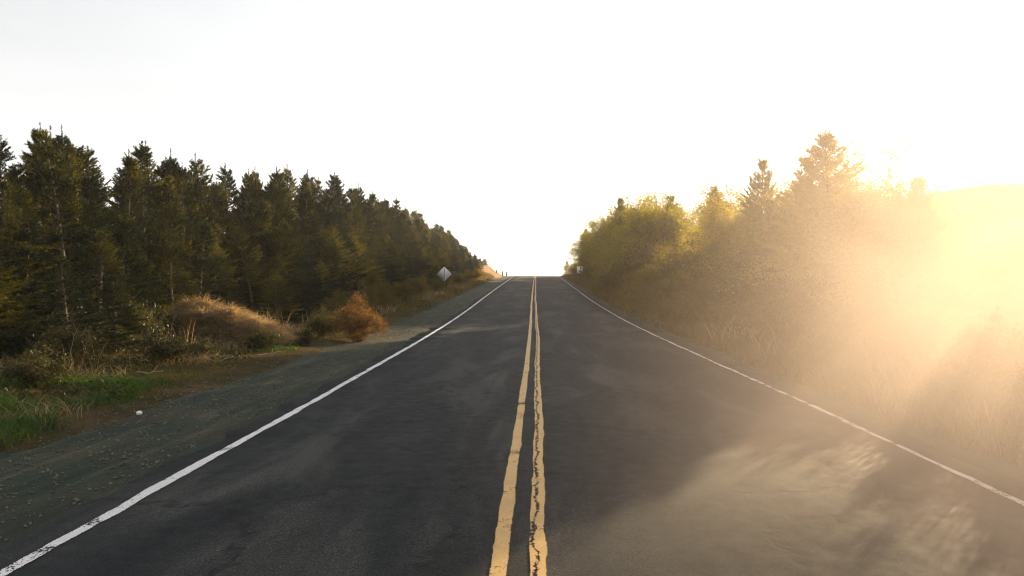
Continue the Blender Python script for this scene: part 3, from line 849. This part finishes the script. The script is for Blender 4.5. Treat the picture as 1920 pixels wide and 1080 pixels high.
# ---- drifts of dead grass on the left verge
def straw_mound(name, x, y, lx, ly, h, seed, label, n=9500):
    """heap of dead grass: a combed mat of drooping blades over a soft core"""
    r = np.random.default_rng(seed)
    t = empty(name, (x, y, float(gz(x, y))))
    def hz(u, v):
        q = np.clip(1 - u * u - v * v, 0, 1)
        return h * np.sqrt(q) * (.55 + .45 * np.clip(.45 - u * .75, 0, 1.2)) * (1 + .30 * vnoise(u * 3 + seed, v * 3, 81) + .16 * vnoise(u * 7 + seed, v * 7, 82))
    m, k = 12, 28; V = []; F = []
    for i in range(m):
        for j in range(k):
            rr = i / (m - 1); a = 6.2832 * j / k
            u = rr * math.cos(a); v = rr * math.sin(a)
            V.append((u * lx, v * ly, float(hz(u, v)) * .86 - .06))
    for i in range(m - 1):
        for j in range(k):
            a = i * k + j; b = i * k + (j + 1) % k
            F += [(a, b, b + k), (a, b + k, a + k)]
    link('thatch', mesh_tris('thatch', V, F, [M['straw']], smooth=True), t)
    a = r.random(n) * 6.283; rr = np.sqrt(r.random(n)); u = rr * np.cos(a); v = rr * np.sin(a)
    B = np.stack([u * lx, v * ly, hz(u, v) * .86 - .05], 1)
    d = np.stack([.5 * u + .15, v * .5 - .35, -.1 - .25 * rr], 1)
    mb = MB(); mb.add(*blades(B, r, .36, .0055, .6, dirn=d, curl=.45))
    link('blades', mb.mesh('blades', [M['straw']]), t)
    tag(t, label, 'grass heap')
straw_mound('dead_grass_heap', -8.0, 18.4, 1.2, .75, 1.0, 3, 'tall sunlit heap of dead straw grass in front of the dark spruces')
straw_mound('dead_grass_heap', -6.95, 18.2, .8, .55, .66, 4, 'lower straw heap leaning at the foot of the tall one', 5000)

# ---- loose sticks lying on the verge
def stick(x, y, L, az, r, seed, label):
    rr = random.Random(seed); pts = []; n = 7
    for i in range(n):
        t = i / (n - 1) - .5
        px = x + math.cos(az) * L * t + rr.uniform(-.03, .03); py = y + math.sin(az) * L * t + rr.uniform(-.03, .03)
        pts.append((px, py, float(gz(px, py)) + .05 + .12 * max(0, t) + rr.uniform(0, .03)))
    mb = MB(); mb.add(*tube_np(pts, [r * (1 - .07 * i) for i in range(n)], 6))
    i = 4; e = (pts[i][0] + L * .16 * math.cos(az + .7), pts[i][1] + L * .16 * math.sin(az + .7), pts[i][2] + .1)
    mb.add(*tube_np([pts[i], e], [r * .6, r * .3], 5))
    tag(link('fallen_stick', mb.mesh('fallen_stick', [M['straw_stick']], True)), label, 'stick', 'bleached sticks lying on the left verge')
M['straw_stick'] = plain_mat('bleached_stick', (0.22, 0.16, 0.10), (0.40, 0.32, 0.22), 9, .9, .3)
SL = ['pale forked stick lying at the edge of the gravel below the straw heap', 'bleached stick lying in dark weeds left of the forked stick',
      'short pale stick at the shoulder edge near the brown weeds', 'thin long stick leaning in the grass above the white pebble', 'small pale stick furthest up the verge toward the rusty bush']
for k, (x, y, L, az, r) in enumerate(((-6.3, 14.4, .95, -.55, .014), (-7.4, 13.6, .8, -.75, .012), (-6.5, 12.2, .5, .1, .013), (-7.3, 11.6, 1.1, -1.0, .011), (-5.7, 15.6, .5, .9, .011))):
    stick(x, y, L, az, r, k, SL[k])

# ---- pebble
def pebble(x, y, r, label):
    rg = np.random.default_rng(9)
    V = []; F = []; n, m = 12, 8
    for i in range(m + 1):
        for k in range(n):
            th = math.pi * i / m; ph = 6.2832 * k / n
            q = r * (1 + .13 * float(vnoise(3 * math.cos(ph) * math.sin(th) + 5, 3 * math.cos(th) + math.sin(ph), 3)))
            V.append((q * 1.15 * math.sin(th) * math.cos(ph), q * math.sin(th) * math.sin(ph), q * .85 * math.cos(th)))
    for i in range(m):
        for k in range(n):
            a = i * n + k; b = i * n + (k + 1) % n
            F += [(a, a + n, b + n), (a, b + n, b)]
    o = link('pebble', mesh_tris('pebble', V, F, [M['stone']], smooth=True), None, (x, y, float(max(gz(x, y), prof(y) - .016)) + r * .6))
    tag(o, label, 'pebble')
pebble(-5.05, 9.25, .034, 'small white pebble on the mossy left shoulder')

# ------------------------------------------------------------------ signs
def sign_back(x, y, zc, side, label):
    g = float(gz(x, y))
    t = empty('road_sign', (x, y, g), R(-3))
    d = side / math.sqrt(2); c = .10
    # diamond plate with rounded corners, 3 mm thick, its bare back toward the camera
    ring = []
    for k in range(4):
        a = math.pi / 2 * k + math.pi / 2
        cx, cz = (d - c * .8) * math.cos(a), (d - c * .8) * math.sin(a)
        for q in (-45, -15, 15, 45):
            b = a + R(q); ring.append((cx + c * .62 * math.cos(b), cz + c * .62 * math.sin(b)))
    n = len(ring); V = []; F = []
    for yy in (-.002, .002): V += [(p[0], yy, p[1] + zc - g) for p in ring]
    for i in range(1, n - 1): F += [(0, i, i + 1), (n, n + i + 1, n + i)]
    for i in range(n):
        j = (i + 1) % n; F += [(i, i + n, j + n), (i, j + n, j)]
    link('plate', mesh_tris('plate', V, F, [M['alu']]), t)
    mb = MB(); hh = (zc - g + d * .82)
    mb.box((0, -.030, hh / 2 - .1), (.024, .004, hh / 2 + .1)); mb.box((-.022, -.018, hh / 2 - .1), (.004, .010, hh / 2 + .1)); mb.box((.022, -.018, hh / 2 - .1), (.004, .010, hh / 2 + .1))
    link('post', mb.mesh('post', [M['post']]), t)
    for z in (zc - g - .28, zc - g + .28):
        b = MB(); b.add(*tube_np([(0, -.045, z), (0, -.028, z)], [.012, .012], 8)); link('bolt', b.mesh('bolt', [M['post']]), t)
    tag(t, label, 'road sign')
sign_back(-6.85, 54, 2.06, .76, 'bare grey back of a diamond road sign on a thin post in the left verge')

def rect_sign(x, y, zc, w, h, label):
    g = float(gz(x, y)); t = empty('road_sign', (x, y, g), R(4))
    mb = MB(); mb.box((0, 0, zc - g), (w / 2, .003, h / 2)); link('plate', mb.mesh('plate', [M['signwhite']]), t)
    mb = MB(); mb.box((0, .035, (zc - g) / 2 + .05), (.03, .028, (zc - g) / 2 + .28)); link('post', mb.mesh('post', [M['wood']]), t)
    mb = MB(); mb.box((.07 * w / .6, -.005, zc - g + h * .33), (w * .11, .0015, h * .12)); mb.box((.13, -.005, zc - g + h * .2), (w * .1, .0015, h * .05))
    link('dark_print', mb.mesh('dark_print', [M['black']]), t)
    mb = MB(); mb.box((0.01, -.005, zc - g - h * .1), (w * .2, .0015, h * .16)); link('faded_print', mb.mesh('faded_print', [M['grey']]), t)
    tag(t, label, 'road sign')
rect_sign(4.62, 84, 2.68, .68, .80, 'small white rectangular road sign in front of the right-hand trees')

# ------------------------------------------------------------------ old fence posts on the sandy bank
for k, (x, y, h, lab) in enumerate(((-6.6, 117, .45, 'short dark fence post highest on the sandy bank'), (-5.75, 119, .8, 'thick dark fence post on the brow of the sandy bank'), (-5.15, 120, .8, 'dark fence post nearest the road at the end of the sandy bank'))):
    g = float(gz(x, y)); mb = MB()
    mb.add(*tube_np([(x, y, g - .2), (x + .01, y, g + h * .5), (x + .03, y, g + h), (x + .03, y, g + h + .03)], [.11, .10, .095, .05], 8))
    tag(link('fence_post', mb.mesh('fence_post', [M['wood']], True)), lab, 'fence post', 'old posts on the sandy bank')

# ------------------------------------------------------------------ air: even haze and an added volume imitating sun glare over the right lane
def volume_box(name, lo, hi, mat):
    mb = MB(); lo = np.array(lo, float); hi = np.array(hi, float)
    mb.box((lo + hi) / 2, (hi - lo) / 2)
    return link(name, mb.mesh(name, [mat]))
hm, nt, out = new_mat('haze_air')
pv = N(nt, 'ShaderNodeVolumePrincipled')
pv.inputs['Color'].default_value = (0.97, 0.96, 0.95, 1)
pv.inputs['Density'].default_value = 0.0004
pv.inputs['Anisotropy'].default_value = 0.3
nt.links.new(pv.outputs[0], out.inputs['Volume'])
hz = volume_box('haze', (-340, -85, -14), (370, 430, 27), hm)
tag(hz, 'thin pale golden air over the whole road', kind='stuff')

dm, nt, out = new_mat('glare_air')
tc = N(nt, 'ShaderNodeTexCoord'); P = tc.outputs['Object']
pv = N(nt, 'ShaderNodeVolumePrincipled')
pv.inputs['Color'].default_value = (0.99, 0.82, 0.70, 1)
pv.inputs['Anisotropy'].default_value = 0.28
mp = N(nt, 'ShaderNodeMapping'); mp.inputs['Scale'].default_value = (1, .6, 1.3); nt.links.new(P, mp.inputs['Vector'])
nz = noise(nt, mp.outputs[0], .5, 4, .62, .6)
den = ramp(nt, nz.outputs['Fac'], [(.33, (.3,) * 3), (.66, (1,) * 3)])
# ellipsoid fall-off about the middle of the cloud
sc = N(nt, 'ShaderNodeVectorMath'); sc.operation = 'DIVIDE'; nt.links.new(P, sc.inputs[0]); sc.inputs[1].default_value = (3.4, 8.7, 3.9)
ln = N(nt, 'ShaderNodeVectorMath'); ln.operation = 'LENGTH'; nt.links.new(sc.outputs[0], ln.inputs[0])
fo = N(nt, 'ShaderNodeMapRange'); fo.interpolation_type = 'SMOOTHSTEP'
nt.links.new(ln.outputs['Value'], fo.inputs[0]); fo.inputs[1].default_value = .25; fo.inputs[2].default_value = 1.0; fo.inputs[3].default_value = 1.0; fo.inputs[4].default_value = 0.0
d = mathn(nt, 'MULTIPLY', mathn(nt, 'MULTIPLY', den.outputs[0], fo.outputs[0]), 0.22)
nt.links.new(d, pv.inputs['Density'])
nt.links.new(pv.outputs[0], out.inputs['Volume'])
mb = MB(); mb.box((0, 0, 0), (3.45, 8.8, 4.0))
glare_box = link('glare_cloud', mb.mesh('glare_cloud', [dm]), None, (5.3, 7.35, 1.4))  # added volume, shaped and placed to imitate the veiling glare of the sun
glare_box.rotation_euler = (0, 0, R(-36))
tag(glare_box, 'added golden volume standing in for the sun glare over the right lane and verge', kind='stuff')
